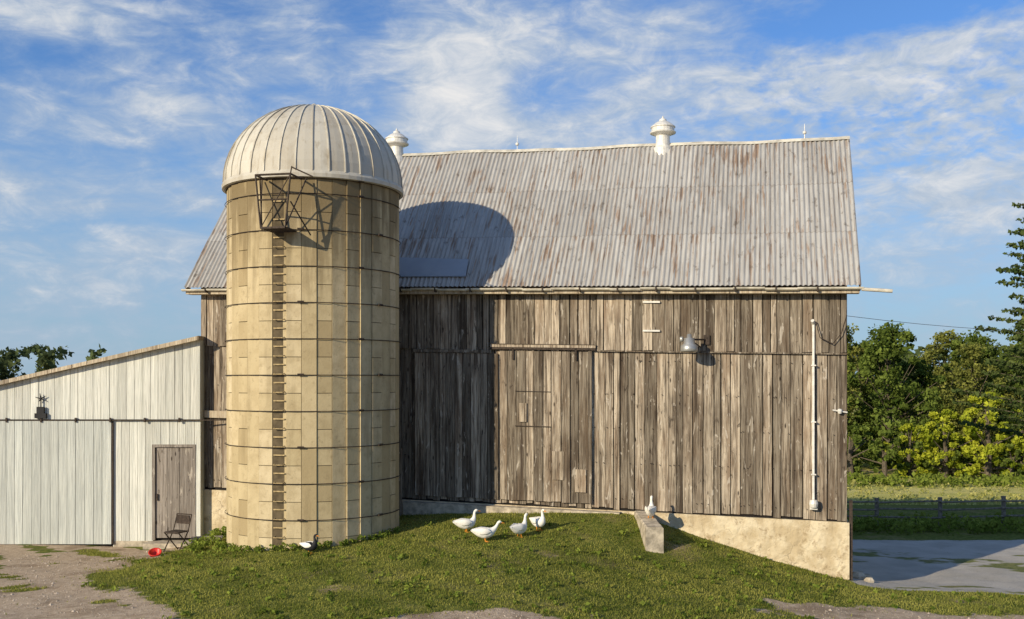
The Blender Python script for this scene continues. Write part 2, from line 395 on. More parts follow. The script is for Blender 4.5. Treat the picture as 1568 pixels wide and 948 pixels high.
for i in range(18):
    u=.4+i*.98; mb.box((u,-.575,7.12),(u+.035,-.435,7.235),.2,BF)
mb.build('gutter_straps','darkmetal',barn)
mb=MB(); p=[RP(5.2,.35,.05),RP(8.05,.35,.05),RP(8.0,1.0,.05),RP(5.2,1.15,.05)]; mb.add(p,[(0,1,2,3)]); p=[(a,b,c-.02) for a,b,c in p]; mb.add(p,[(3,2,1,0)])
mb.build('roof_patch_sheet','patch',barn)
mb=MB(); tier(mb,6.55,8.9,1.62,5.50,-.065,.02,.2,.27,.03); tier(mb,8.95,11.35,1.62,5.58,-.075,.02,.2,.27,.03)
mb.build('wagon_doors',M['door'],barn)
mb=MB()
mb.box((8.7,-.18,5.68),(11.55,-.14,5.75),.9,BF); mb.box((6.5,-.15,5.52),(8.72,-.135,5.6),.3,BF)
mb.box((11.36,-.145,1.62),(11.44,-.12,5.6),.3,BF)
mb.build('door_track',M['door'],barn)
mb=MB(); mb.box((8.7,-.20,5.755),(11.55,-.14,5.77),.9,BF); mb.box((8.7,-.17,5.62),(11.55,-.145,5.675),.9,BF); mb.build('track_rail','darkmetal',barn)
mb=MB()
mb.box((9.38,-.15,3.58),(10.36,-.135,3.6),.1,BF)
mb.box((9.38,-.15,4.508),(10.36,-.135,4.52),.1,BF)
for uu,zz in((9.3,5.6),(11.0,5.6)): mb.box((uu,-.17,zz-.25),(uu+.05,-.13,zz+.06),.1,BF)
mb.build('hatch_edges_and_hangers','darkmetal',barn)
mb=MB(); mb.box((11.0,-.155,1.9),(11.3,-.135,2.5),.9,BF); mb.box((10.4,-.155,2.2),(10.7,-.135,2.95),.8,BF); mb.box((9.5,-.155,3.7),(9.7,-.135,4.2),.95,BF); mb.build('patch_boards',M['barn'],barn)
mb=MB(); mb.box((11.6,-.12,ZM-.06),(L,-.10,ZM-.025),.2,BF); mb.build('seam_ledge',M['door'],barn)
mb=MB()
for i in range(420):
    u=random.uniform(.2,L-.2); zz=random.choice([1.75,2.7,3.6,4.5,5.35,5.9,6.7,7.3])+random.uniform(-.02,.02)
    mb.box((u,-.09,zz),(u+.014,-.03,zz+.014),.5,BF)
mb.build('nail_heads','darkmetal',barn)
mb=MB(); uc=17.0
mb.rod(BF(uc,-.14,1.75),BF(uc,-.14,6.35),.033,8); mb.box((uc-.09,-.22,1.75),(uc+.09,-.096,1.95),.5,BF)
mb.rod(BF(uc,-.14,6.35),BF(uc-.03,-.24,6.42),.045,8); mb.lathe(BF(17.62,-.15,4.2),[(0,.06),(.05,.05),(.06,0),(.04,-.06),(0,-.07)],10); mb.rod(BF(17.45,-.12,4.22),BF(17.8,-.12,4.17),.02)
for zz in(2.6,3.9,5.3): mb.box((uc-.06,-.19,zz),(uc+.06,-.096,zz+.03),.5,BF)
mb.lathe((uc,-.22,1.9+T(uc)),[(0,.1),(.09,.09),(.11,0),(.09,-.09),(0,-.1)],12)
for zz in(7.02-.16,6.12): mb.box((12.78,-.16,zz),(13.22,-.115,zz+.045),.5,BF)
mb.build('conduit_meter_and_insulators','white',barn)
mb=MB()
pts=[(17.05,-.2,6.4),(17.15,-.22,6.0),(17.45,-.2,5.85),(17.65,-.18,6.1),(17.78,-.2,6.55)]
for a,b in zip(pts,pts[1:]): mb.rod(BF(*a),BF(*b),.012,5)
mb.build('service_cable','darkmetal',barn)
mb=MB(); ul=14.05; zl=5.75
mb.rod(BF(ul+.35,-.07,zl+.18),BF(ul-.02,-.62,zl+.16),.022); mb.rod(BF(ul+.2,-.07,zl-.02),BF(ul+.05,-.5,zl+.1),.015)
mb.box((ul+.27,-.14,zl+.05),(ul+.42,-.112,zl+.3),.5,BF); mb.build('lamp_arm','darkmetal',barn)
mb=MB(); c0=BF(ul-.05,-.66,zl)
mb.lathe(c0,[(0,.30),(.06,.29),(.07,.20),(.13,.19),(.14,.06),(.21,0),(.22,-.13),(.20,-.15),(.19,-.13),(.0,-.05)],18)
mb.lathe((c0[0]-.2,c0[1]+.1,c0[2]+.14),[(0,.1),(.05,.08),(.05,-.02),(0,-.04)],10)
mb.build('yard_lamp_head',simple_mat('galvanised',(.42,.42,.40),.4,.6,.2),barn,True)
def vent(u):
    mb=MB(); b=RP(u,Slen,0); c=(b[0],DV,b[2]-.12)
    mb.lathe(c,[(.30,-.25),(.28,.0),(.21,.08),(.20,.36),(.22,.38),(.37,.44),(.38,.47)],22)
    mb.lathe(c,[(.38,.47),(.33,.50),(.33,.60),(.36,.61),(.36,.63),(.22,.74),(.11,.80)],22)
    mb.lathe(c,[(.11,.80),(.10,.85),(.04,.88),(.012,.95),(0,.95)],16)
    mb.build('roof_ventilator','white',barn,False)
def rodl(u):
    mb=MB(); b=RP(u,Slen,0); mb.rod((b[0],DV,b[2]-.05),(b[0],DV,b[2]+.45),.012,6,.006)
    mb.lathe((b[0],DV,b[2]+.2),[(0,.06),(.05,.03),(.055,0),(.05,-.03),(0,-.06)],10); mb.build('lightning_rod','white',barn)
vent(4.75); vent(12.95); rodl(8.6); rodl(16.9)
mb=MB(); mb.box((L+.052,-.02,-.8),(L+.13,.10,2.0),.5); mb.build('corner_pipe','darkmetal',barn)
mb=MB(); mb.box((-.1,-.17,3.55),(.9,-.11,3.75),.5,BF); mb.build('ledger_board','trim',barn)
rg=empty('rail_gate',(BX,BY,0),-TH); mb=MB()
for zz in(1.75,2.35,2.7): mb.box((5.2,-.5,zz),(6.3,-.44,zz+.1),.4,BF)
mb.box((6.2,-.58,1.0),(6.32,-.46,2.9),.4,BF)
mb.build('rails','door',rg)

# wing wall
ww=empty('concrete_wing_wall',(0,0,0))
mb=MB()
a=Vector((3.36,26.1)); b=Vector((3.42,24.25)); dd=(b-a).normalized(); sd=Vector((-dd.y,dd.x))*.22
rows=[]
for i in range(9):
    tt=i/8; p=a+(b-a)*tt; zt=1.60-.16*tt+random.uniform(-.02,.02)
    rows.append([(p.x-sd.x,p.y-sd.y,-.2),(p.x-sd.x*.96,p.y-sd.y*.96,zt-.03),(p.x-sd.x*.8,p.y-sd.y*.8,zt),(p.x+sd.x*.8,p.y+sd.y*.8,zt),(p.x+sd.x*.96,p.y+sd.y*.96,zt-.03),(p.x+sd.x,p.y+sd.y,-.2)])
vs=[q for r_ in rows for q in r_]; fs=[]
for i in range(8):
    for k in range(5): fs.append((i*6+k,i*6+k+1,(i+1)*6+k+1,(i+1)*6+k))
fs+= [tuple(range(6)),tuple(range(48+5,47,-1))]
mb.add(vs,fs); mb.build('wall_body','concrete',ww)

# ---------------------------------------------------------------- silo
silo=empty('concrete_stave_silo',(SX,SY,5-5*KS)); silo.scale=(KS,KS,KS)
NS=38; H0,H1=.5,9.55
mb=MB(); SH=.8
la=math.radians(-101)
colv=[random.uniform(-.22,.2) for _ in range(NS)]
for i in range(NS):
    a0=la-math.pi/NS+2*math.pi*i/NS+.003; a1=a0+2*math.pi/NS-.006
    z=1.88-1.6-(0.4 if i%2 else 0)
    ch=(i==0); cd=random.uniform(-.014,.014); tw=random.uniform(-.02,.02)
    while z<H1:
        z0=max(z,H0)+.007; z1=min(z+SH,H1)-.007
        if z1>z0+.05:
            rr=.5+.27*random.uniform(-1,1)+colv[i]
            if (z0>8.3) : rr*=.6
            if ch: rr=.2+.25*random.random()
            rr=min(1,max(0,rr))
            dr=random.uniform(-.003,.003)+cd-(.03 if ch else 0); ro=SR+dr; ri=SR-.06
            P=[]
            for zz in(z0,z1):
                for r_,a_ in((ri,a0),(ro+tw,a0),(ro-tw,a1),(ri,a1)): P.append((r_*math.cos(a_),r_*math.sin(a_),zz))
            mb.add(P,[(0,1,2,3),(7,6,5,4),(0,4,5,1),(1,5,6,2),(2,6,7,3)],rr)
        z+=SH
mb.build('staves','stave',silo)
mb=MB(); mb.lathe((0,0,0),[(SR-.035,0.0),(SR-.035,9.6)],76); mb.build('stave_joints','mortar',silo)
mb=MB()
def hoop(z,r=.010):
    s=80; pts=[((SR+.028)*math.cos(2*math.pi*k/s),(SR+.028)*math.sin(2*math.pi*k/s)) for k in range(s)]
    vs=[];fs=[]
    for (x,y) in pts:
        q=1+r/SR
        vs+=[(x,y,z-r),(x*q,y*q,z),(x,y,z+r)]
    for k in range(s):
        j=(k+1)%s
        for e_ in(0,1): fs.append((k*3+e_,j*3+e_,j*3+e_+1,k*3+e_+1))
    mb.add(vs,fs)
hz=[1.08+.8*k for k in range(11)]+[9.42]
for k,z in enumerate(hz):
    hoop(z)
    for dl in (([14,68] if k%2 else [52]) if k<11 else [14,52]): 
        a=la+math.radians(dl); ca,sa=math.cos(a),math.sin(a); r0=SR+.045
        mb.rod((r0*ca+sa*.07,r0*sa-ca*.07,z+.01),(r0*ca-sa*.07,r0*sa+ca*.07,z+.01),.026,6)
mb.build('steel_hoops','darkmetal',silo)
mb=MB(); er=Vector((math.cos(la),math.sin(la),0)); et=Vector((-math.sin(la),math.cos(la),0))
def SP(r,tg,z): return er*r+et*tg+Vector((0,0,z))
z=1.5
while z<8.3:
    mb.rod(SP(SR+.05,-.11,z),SP(SR+.05,.11,z),.011,6)
    for s_ in(-1,1): mb.rod(SP(SR-.04,.11*s_,z+.02),SP(SR+.05,.11*s_,z),.010,6)
    z+=.4
z=1.7
while z<9:
    vs=[SP(SR-.0,-.13,z),SP(SR-.0,.13,z),SP(SR-.0,.13,z+.03),SP(SR-.0,-.13,z+.03),SP(SR+.005,-.13,z),SP(SR+.005,.13,z),SP(SR+.005,.13,z+.03),SP(SR+.005,-.13,z+.03)]
    mb.add(vs,[(4,5,6,7),(0,1,5,4),(3,7,6,2),(0,4,7,3),(1,2,6,5)]); z+=.4
mb.build('ladder_rungs_and_sills','rung',silo)
mb=MB(); z0,z1=8.24,9.38
_SP=SP
def SP(r,tg,z): return _SP(r,tg+.13,z)
w=.40; r0,r1=SR+.02,SR+.60
c=[SP(r1,-w*.7,z0),SP(r1,w*.7,z0),SP(r0,-w*.7,z0),SP(r0,w*.7,z0),SP(r1,-w,z1),SP(r1,w,z1),SP(r0,-w,z1),SP(r0,w,z1)]
R=.022
for a_,b_ in((0,1),(0,2),(1,3),(4,5),(4,6),(5,7),(0,4),(1,5)): mb.rod(c[a_],c[b_],R,6)
mb.rod(c[0],c[6]-et*.12,R*.8,6); mb.rod(c[1],c[7]+et*.12,R*.8,6)
mb.rod(SP(r0,-.52,z0+.05),SP(r1,-w+.1,z1),R*.8,6); mb.rod(SP(r0,.62,z0-.1),SP(r1,w,z0+.55),R*.8,6)
mb.rod(SP(r1,-w*.85,z0+.6),SP(r1,w*.85,z0+.6),R*.8,6); mb.rod(SP(r1,-w*.7,z0),SP(r1,w*.2,z0+.6),R*.6,6)
mb.rod(SP(r1,w*.2,z0+.6),SP(r1,w,z1),R*.6,6)
mb.rod(SP(r1,w+.03,z1+.14),SP(r1,w+.5,z1-.08),R*.7,6); mb.rod(SP(r1,w,z1),SP(r1,w+.03,z1+.16),R*.7,6)
for k in range(7):
    rr=r0+(r1-r0)*k/6; mb.rod(SP(rr,-w*.7,z0),SP(rr,w*.7,z0),.03,4)
mb.build('access_platform','darkmetal',silo)
mb=MB(); NG=36; prof=[]
for k in range(13):
    a=math.pi/2*k/12*.965; prof.append((2.10*math.cos(a)**.97,9.58+1.9*math.sin(a)))
for i in range(NG):
    a0=2*math.pi*i/NG;a1=2*math.pi*(i+1)/NG; rr=random.random()
    for k in range(12):
        (ra,za),(rb,zb)=prof[k],prof[k+1]
        am=(a0+a1)/2
        P=[(ra*math.cos(a),ra*math.sin(a),za) for a in(a0,am,a1)]+[(rb*math.cos(a),rb*math.sin(a),zb) for a in(a1,am,a0)]
        mb.add(P,[(0,1,4,5),(1,2,3,4)],rr)
mb.build('dome_gores','dome',silo)
mb=MB()
for i in range(NG):
    a=2*math.pi*i/NG; ca,sa=math.cos(a),math.sin(a); tx,ty=-sa*.012,ca*.012
    for k in range(12):
        (ra,za),(rb,zb)=prof[k],prof[k+1]; q=.024
        n0=Vector((ra*ca,ra*sa,(za-9.4)*1.1)).normalized()*q; n1=Vector((rb*ca,rb*sa,(zb-9.4)*1.1)).normalized()*q
        A0=Vector((ra*ca,ra*sa,za));B0=Vector((rb*ca,rb*sa,zb)); tt=Vector((tx,ty,0))
        mb.add([A0-tt,B0-tt,B0-tt+n1,A0-tt+n0,A0+tt,B0+tt,B0+tt+n1,A0+tt+n0],[(0,1,2,3),(7,6,5,4),(3,2,6,7)],.9 if i%4 else .0)
mb.lathe((0,0,0),[(2.04,9.42),(2.13,9.44),(2.14,9.52),(2.10,9.60)],68,.6)
mb.lathe((0,0,0),[(.3,11.38),(.28,11.47),(.12,11.54),(.03,11.6),(0,11.6)],20,.4)
mb.build('dome_ribs_and_flange','dome',silo)

# ---------------------------------------------------------------- shed
KH=1.16
shed=empty('white_shed',(0,0,5-5*KH)); shed.scale=(KH,KH,KH)
yf0=25.0; xr=-7.68; xl=-16.0
def rz(x): return 6.05+.227*(x-xr)
mb=MB(); zb=.86
def shedtier(mb,x0,x1,z0,ztop,y,wd=.2):
    x=x0
    while x<x1-.01:
        w=min(wd*random.uniform(.92,1.08),x1-x)
        if x1-x-w<.08: w=x1-x
        a,b=x+.005,x+w-.005; dy=random.uniform(0,.01)
        za=ztop(a) if callable(ztop) else ztop; zc=ztop(b) if callable(ztop) else ztop
        vs=[(a,y-.03-dy,z0),(b,y-.03-dy,z0),(b,y,z0),(a,y,z0),(a,y-.03-dy,za),(b,y-.03-dy,zc),(b,y,zc),(a,y,za)]
        mb.add(vs,[(0,3,2,1),(4,5,6,7),(0,1,5,4),(1,2,6,5),(2,3,7,6),(3,0,4,7)],random.random()); x+=w
shedtier(mb,xl,xr,4.0,lambda q:rz(q)-.1,yf0-.035)
xd0,xd1=-(784-235)/1550*25,-(784-299)/1550*25
xs1=-(784-174)/1550*25
shedtier(mb,xs1,xd0,zb-.1,4.02,yf0); shedtier(mb,xd1,xr,zb-.1,4.02,yf0)
shedtier(mb,xd0,xd1,3.36,4.02,yf0)
mb.build('front_boards','shed',shed)
mb=MB(); shedtier(mb,xl,xs1-.02,.93,3.96,yf0-.06,.21); mb.build('sliding_door','sheddoor',shed)
mb=MB(); mb.box((xs1-.015,yf0-.09,.93),(xs1+.02,yf0-.05,3.95)); mb.box((xl,yf0-.11,3.97),(xs1+2.9,yf0-.075,3.995)); 
for i in range(9): mb.box((xl+1+i*.85,yf0-.13,3.93),(xl+1.04+i*.85,yf0-.095,4.04))
mb.build('door_track','darkmetal',shed)
mb=MB(); shedtier(mb,xd0+.05,xd1-.05,1.07,3.3,yf0+.03,.3); mb.build('side_door','greydoor',shed)
mb=MB(); 
mb.box((xd0-.02,yf0-.05,1.02),(xd0+.05,yf0+.04,3.38)); mb.box((xd1-.05,yf0-.05,1.02),(xd1+.02,yf0+.04,3.38)); mb.box((xd0+.05,yf0-.05,3.31),(xd1-.05,yf0+.04,3.38)); mb.build('door_frame','greydoor',shed)
mb=MB(); mb.box((xd0+.08,yf0-.05,2.0),(xd0+.12,yf0-.003,2.16)); mb.build('door_latch','darkmetal',shed)
mb=MB(); mb.box((xs1+.02,yf0-.04,.2),(xr,yf0+.1,1.0)); mb.box((xd0-.1,yf0-.45,.6),(xd1+.15,yf0-.04,1.0)); mb.build('concrete_base','concrete',shed)
mb=MB()
def quadprism(a,b,th,yy0,yy1): mb.add([(a,yy0,rz(a)),(b,yy0,rz(b)),(b,yy1,rz(b)),(a,yy1,rz(a)),(a,yy0,rz(a)-th),(b,yy0,rz(b)-th),(b,yy1,rz(b)-th),(a,yy1,rz(a)-th)],[(0,1,2,3),(7,6,5,4),(0,4,5,1),(1,5,6,2),(2,6,7,3),(3,7,4,0)],random.random())
x=xl-.4
while x<xr:
    w=random.uniform(.9,1.6); quadprism(x,min(x+w,xr+.02)-.01,.09+random.uniform(0,.012),yf0-.25,34.0); x+=w
mb.build('roof','trim',shed)
mb=MB(); mb.box((xr-.04,yf0+.005,.2),(xr,30,rz(xr)-.1)); mb.box((xl,yf0+.005,.2),(xl+.04,33.9,rz(xl)-.1)); mb.box((xl+.05,33.8,.2),(xr-.05,33.9,rz(xl)-.1)); mb.build('side_walls','sheddoor',shed)
mb=MB(); mb.box((xd0-.3,yf0+.1,.6),(xr-.05,yf0+.13,4.6)); mb.build('inner_backing','dark',shed)
mb=MB(); ox=-(784-66)/1550*25; oz=4.15
mb.box((ox-.14,yf0-.16,oz-.12),(ox+.14,yf0-.08,oz+.0)); mb.box((ox-.09,yf0-.16,oz+.0),(ox+.09,yf0-.1,oz+.16)); mb.rod((ox,yf0-.12,oz+.16),(ox,yf0-.12,oz+.42),.015)
for k in range(5):
    a=k*1.3+.4; mb.rod((ox,yf0-.12,oz+.36),(ox+.13*math.cos(a),yf0-.13,oz+.38+.11*math.sin(a)),.02,6,.008)
mb.build('wall_lantern','black',shed)

# ---------------------------------------------------------------- foliage
def leafcloud(centers,radii,per,size,sizev=.4,shade=None,flat=.8):
    V=[];R=[]
    for (c,rad) in zip(centers,radii):
        n=per; d=rng.normal(size=(n,3)); d/=np.linalg.norm(d,axis=1)[:,None]; rr=rng.random(n)**.45
        p=np.array(c)+d*(rr*rad)[:,None]*np.array([1,1,flat])
        u=rng.normal(size=(n,3)); u/=np.linalg.norm(u,axis=1)[:,None]
        w=np.cross(u,rng.normal(size=(n,3))); w/=np.linalg.norm(w,axis=1)[:,None]
        s=size*(1+sizev*rng.normal(size=n))[:,None]; s=np.abs(s)
        q=np.stack([p-u*s*.5,p+w*s*.32,p+u*s*.5,p-w*s*.32],1); V.append(q.reshape(-1,3))
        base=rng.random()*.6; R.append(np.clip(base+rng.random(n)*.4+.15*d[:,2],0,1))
    return np.concatenate(V),np.concatenate(R)
def leafmesh(name,V,R,mat):
    me=bpy.data.meshes.new(name); n=len(V)//4; me.from_pydata(V.tolist(),[],np.arange(n*4).reshape(-1,4).tolist())
    at=me.attributes.new('rnd','FLOAT','FACE'); at.data.foreach_set('value',R.astype(np.float32)); me.materials.append(mat); return me
def treeproto(h,crw,nclump,per,size,low=.15,mat='leaf'):
    mb=MB(); top=h*.75; mb.rod((0,0,-.3),(.1,.05,top*.5),.2,8,.13); mb.rod((.1,.05,top*.5),(.0,.15,top),.13,8,.04)
    C=[];Rd=[]
    for i in range(nclump):
        zz=low+(1-low)*rng.random(); prof=max(.35*(1-zz),math.sin(math.pi*min(1,(zz*.88+.1)))**.6)
        a=rng.random()*6.28; r=crw*prof*(.35+.65*rng.random()**.5)*(.75+.35*math.sin(a*3+h))
        c=(r*math.cos(a),r*math.sin(a),h*zz*.95); C.append(c); Rd.append(h*.058*(.4+1.0*rng.random()))
        if i%4==0: mb.rod((.05,.05,max(.3,c[2]*.6)),c,.05,5,.015)
    V,R=leafcloud(C,Rd,per,size)
    me=bpy.data.meshes.new('trunk'); me.from_pydata(mb.v,[],mb.f); me.materials.append(M['bark']); return me,leafmesh('leaves',V,R,M[mat])
def place(proto,name,x,y,s=1,rz_=0,sz=1):
    e=empty(name,(x,y,g(x,y)-.1),rz_); e.scale=(s,s,s*sz)
    for nm,me in zip(('trunk_and_limbs','leaves'),proto):
        o=bpy.data.objects.new(nm,me); scene.collection.objects.link(o); o.parent=e
M['leafb']=leaf_mat('foliage_olive',(.045,.065,.014),(.30,.31,.075))
T1=treeproto(10,3.6,165,95,.21,.06); T2=treeproto(11,2.8,150,95,.20,.05,'leafb'); T3=treeproto(9,3.4,150,95,.22,.04)
for (x,y,p,s) in[(21,84,T1,1.15),(26,80,T2,1.05),(29,78,T1,1.15),(32.5,82,T3,1.0),(35,77,T2,.9),(37.5,82,T1,1.1),(40.5,76,T3,1.3),(42.5,80,T2,1.3),(46,77,T1,1.35),(51,80,T2,1.4),(56,78,T3,1.4),(62,82,T1,1.4),(24,90,T3,1.2),(31,90,T1,1.05),(39,91,T2,1.05),(47,90,T1,1.3),(14,86,T2,1.1),(6,88,T1,1.1)]:
    place(p,'deciduous_tree',x,y,s,rng.random()*6)
S1=treeproto(4.2,2.3,75,95,.15,.04,'leafy'); S2=treeproto(3,2.2,40,90,.2,.03,'leaf')
for (x,y,s) in[(28.3,72,.95),(30.8,72,1.2),(33.4,71,1.5),(36.2,72,1.2),(38.4,70,1.4),(42,71,1.2)]: place(S1,'yellow_green_shrub',x,y,s,rng.random()*6)
for (x,y,s) in[(24.5,73,1.3),(26.5,72,1.2),(28.5,73.5,1.4),(31.8,73.5,1.1),(34.8,70.5,.9),(37,73,1.2),(40.2,73,1.3),(44.5,71,1.5),(48,72,1.5),(22,75,1.4)]:
    place(S2,'green_shrub',x,y,s,rng.random()*6)
mb=MB(); H=16.5; mb.rod((0,0,-.3),(0,0,H),.26,8,.03); C=[];Rd=[]
for i in range(46):
    zz=3+ (H-3.3)*i/46; ln=(1-(zz/H))**.8*4.4+.5; 
    for k in range(4):
        a=i*2.4+k*1.57; ll=ln*random.uniform(.5,1.2); e_=(ll*math.cos(a),ll*math.sin(a),zz+ll*.2)
        mb.rod((0,0,zz),e_,.035,4,.01)
        for q in range(int(ll/.35)+1):
            f=(q+1)/(int(ll/.35)+1); C.append((e_[0]*f,e_[1]*f,zz+(e_[2]-zz)*f-.05)); Rd.append(.28)
V,R=leafcloud(C,Rd,22,.18,.3,None,.4); lm=leafmesh('needles',V,R,M['leafd'])
me=bpy.data.meshes.new('trunk'); me.from_pydata(mb.v,[],mb.f); me.materials.append(M['bark'])
place((me,lm),'conifer_tree',25.0,46)
C=[];Rd=[]
for i in range(1700):
    x=-300+640*rng.random(); y=235+.12*abs(x)+rng.normal()*6; zz=rng.random()
    top=12.0+1.6*math.sin(x*.09)+1.2*math.sin(x*.31+1)+1.2*rng.random()
    C.append((x,y,-2+top*zz)); Rd.append(1.8+rng.random()*1.0)
V,R=leafcloud(C,Rd,40,1.4); o=bpy.data.objects.new('distant_tree_line',leafmesh('distant_trees',V,R,M['leaffar'])); scene.collection.objects.link(o)

def weeds(name,pts,rad,per,size,mat='leaf'):
    C=[(x,y,g(x,y)+rad*.5) for x,y in pts]; V,R=leafcloud(C,[rad*random.uniform(.6,1.2) for _ in C],per,size)
    o=bpy.data.objects.new(name,leafmesh(name,V,R,M[mat])); scene.collection.objects.link(o)
M['weed']=leaf_mat('weed_green',(.06,.11,.015),(.28,.33,.06))
M['straw']=leaf_mat('field_grass',(.20,.24,.05),(.55,.50,.18))
SRW=SR*KS
wp=[(SX+(SRW+.1)*math.cos(a)+random.uniform(-.1,.1),SY+(SRW+.13)*math.sin(a)) for a in np.linspace(-2.9,-.3,30)]
weeds('silo_base_weeds',wp,.13,45,.07,'weed')
weeds('corner_weeds',[(-8.3+random.uniform(-.4,.5),28.6+random.uniform(-.5,.3)) for _ in range(16)]+[(-7.9+random.uniform(-.3,.5),random.uniform(24.6,26.5)) for _ in range(10)],.22,50,.08,'weed')
weeds('fence_line_weeds',[(random.uniform(11,46),37.2+random.uniform(-1.0,1.8)) for _ in range(300)],.40,50,.12,'weed')
weeds('field_edge_weeds',[(random.uniform(20,50),67+random.uniform(-2,2.5)) for _ in range(160)],.5,40,.22,'weed')
weeds('field_grass_tufts',[(random.uniform(16,52),random.uniform(48,68)) for _ in range(900)],.28,14,.13,'straw')
lw=[]
while len(lw)<420:
    x=random.uniform(-9,12); y=random.uniform(17,25.5)
    d_=float(regions(np.array([x]),np.array([y]))[0][0]); c_=float(regions(np.array([x]),np.array([y]))[1][0])
    u=(x-BX)*CT-(y-BY)*ST; v=(x-BX)*ST+(y-BY)*CT
    if d_<.75 and c_<.3 and v<-.3 and math.hypot(x-SX,y-SY)>SRW+.2: lw.append((x,y))
weeds('lawn_weeds',lw,.085,16,.06,'weed')
pts=[];mb=MB()
while len(pts)<2600:
    xx=rng.uniform(-13,13,4000); yy=rng.uniform(16,28,4000); dd_,c__,_=regions(xx,yy); k=(dd_>.7)&(np.abs(xx)/yy<.56)&(c__<.3); pts+=list(zip(xx[k],yy[k]))
pts=np.array(pts[:2600]); zz=gz(pts[:,0],pts[:,1])
for (x,y),z in zip(pts,zz):
    s=random.uniform(.008,.022)*(2.2 if random.random()<.05 else 1); a=random.random()*6
    ring=[(x+s*math.cos(a+q*1.257)*random.uniform(.7,1.2),y+s*math.sin(a+q*1.257),z-.002) for q in range(5)]
    mb.add(ring+[(x,y,z+s*.8)],[(q,(q+1)%5,5) for q in range(5)],random.random())
mb.build('pebbles','pebble')

# grass
NB=280000
gx=rng.uniform(-12,14,NB); gy=16+12.3*rng.random(NB)**1.15
d,cc,_=regions(gx,gy)
pn=.17*rng.normal(size=NB)
keep=(d+pn<.47)&(cc<.35)
u=(gx-BX)*CT-(gy-BY)*ST; v=(gx-BX)*ST+(gy-BY)*CT
keep&=~((v>-.1)&(u<L+.1)); keep&=~((v>-.4)&(u>6.1)&(u<12.3))
keep&=np.hypot(gx-SX,gy-SY)>SRW+.03; keep&=~((gx<xr*KH+.1)&(gy>yf0*KH-.1)); keep&=(np.abs(gx)/gy<.60)
gx=gx[keep];gy=gy[keep];n=len(gx); z=gz(gx,gy)
cl=patch(gx*1.7+2,gy*2.1); cl2=patch(gx*.6+9,gy*.8)
hh=(.020+.045*rng.random(n))*(.5+1.1*cl*rng.random(n)); a=rng.random(n)*6.283; w_=.008+.009*rng.random(n)
la1=rng.random(n)*6.283; ln=hh*.9*rng.random(n)
b0=np.c_[gx-np.cos(a)*w_,gy-np.sin(a)*w_,z-.01]; b1=np.c_[gx+np.cos(a)*w_,gy+np.sin(a)*w_,z-.01]; tp=np.c_[gx+np.cos(la1)*ln,gy+np.sin(la1)*ln,z+hh]
V=np.stack([b0,b1,tp],1).reshape(-1,3)
me=bpy.data.meshes.new('grass'); me.vertices.add(3*n); me.vertices.foreach_set('co',V.astype(np.float32).ravel())
me.loops.add(3*n); me.loops.foreach_set('vertex_index',np.arange(3*n,dtype=np.int32))
me.polygons.add(n); me.polygons.foreach_set('loop_start',np.arange(0,3*n,3,dtype=np.int32)); me.polygons.foreach_set('loop_total',np.full(n,3,dtype=np.int32))
me.update(calc_edges=True)
at=me.attributes.new('rnd','FLOAT','FACE'); at.data.foreach_set('value',np.clip(-.02+.5*(1-cl)+.6*cl2**1.3+.5*(rng.random(n)-.4),0,1).astype(np.float32))
me.materials.append(M['grass']); o=bpy.data.objects.new('grass',me); scene.collection.objects.link(o)

# ---------------------------------------------------------------- fence
fe=empty('rail_fence',(0,0,0)); mb=MB(); fy=38.3; x=9.0
while x<50:
    z=g(x,fy); mb.box((x-.06,fy-.06,z-.3),(x+.06,fy+.06,z+1.08+random.uniform(-.03,.06)))
    z2=g(x+2.4,fy)
    for hz_ in(.38,.66,.95):
        mb.rod((x,fy-.09,z+hz_+random.uniform(-.04,.04)),(x+2.4,fy-.09,z2+hz_+random.uniform(-.04,.04)),.038,6)
    x+=2.4
mb.build('posts_and_rails','fence',fe)
up=empty('utility_pole',(27,35,g(27,35))); mb=MB(); mb.rod((0,0,-.5),(0,0,8),.13,10,.1); mb.box((-.8,-.06,7.2),(.8,.06,7.32)); mb.build('pole','fence',up)
mb=MB(); p0=Vector((8.25,24.95,6.55)); p1=Vector((27,35,7.2))
pp=[p0.lerp(p1,i/16)+Vector((0,0,-.5*4*(i/16)*(1-i/16))) for i in range(17)]
for a,b in zip(pp,pp[1:]): mb.rod(a,b,.007,4)
mb.build('service_wire','darkmetal',up).matrix_parent_inverse=Matrix.Translation((-27,-35,-g(27,35)))

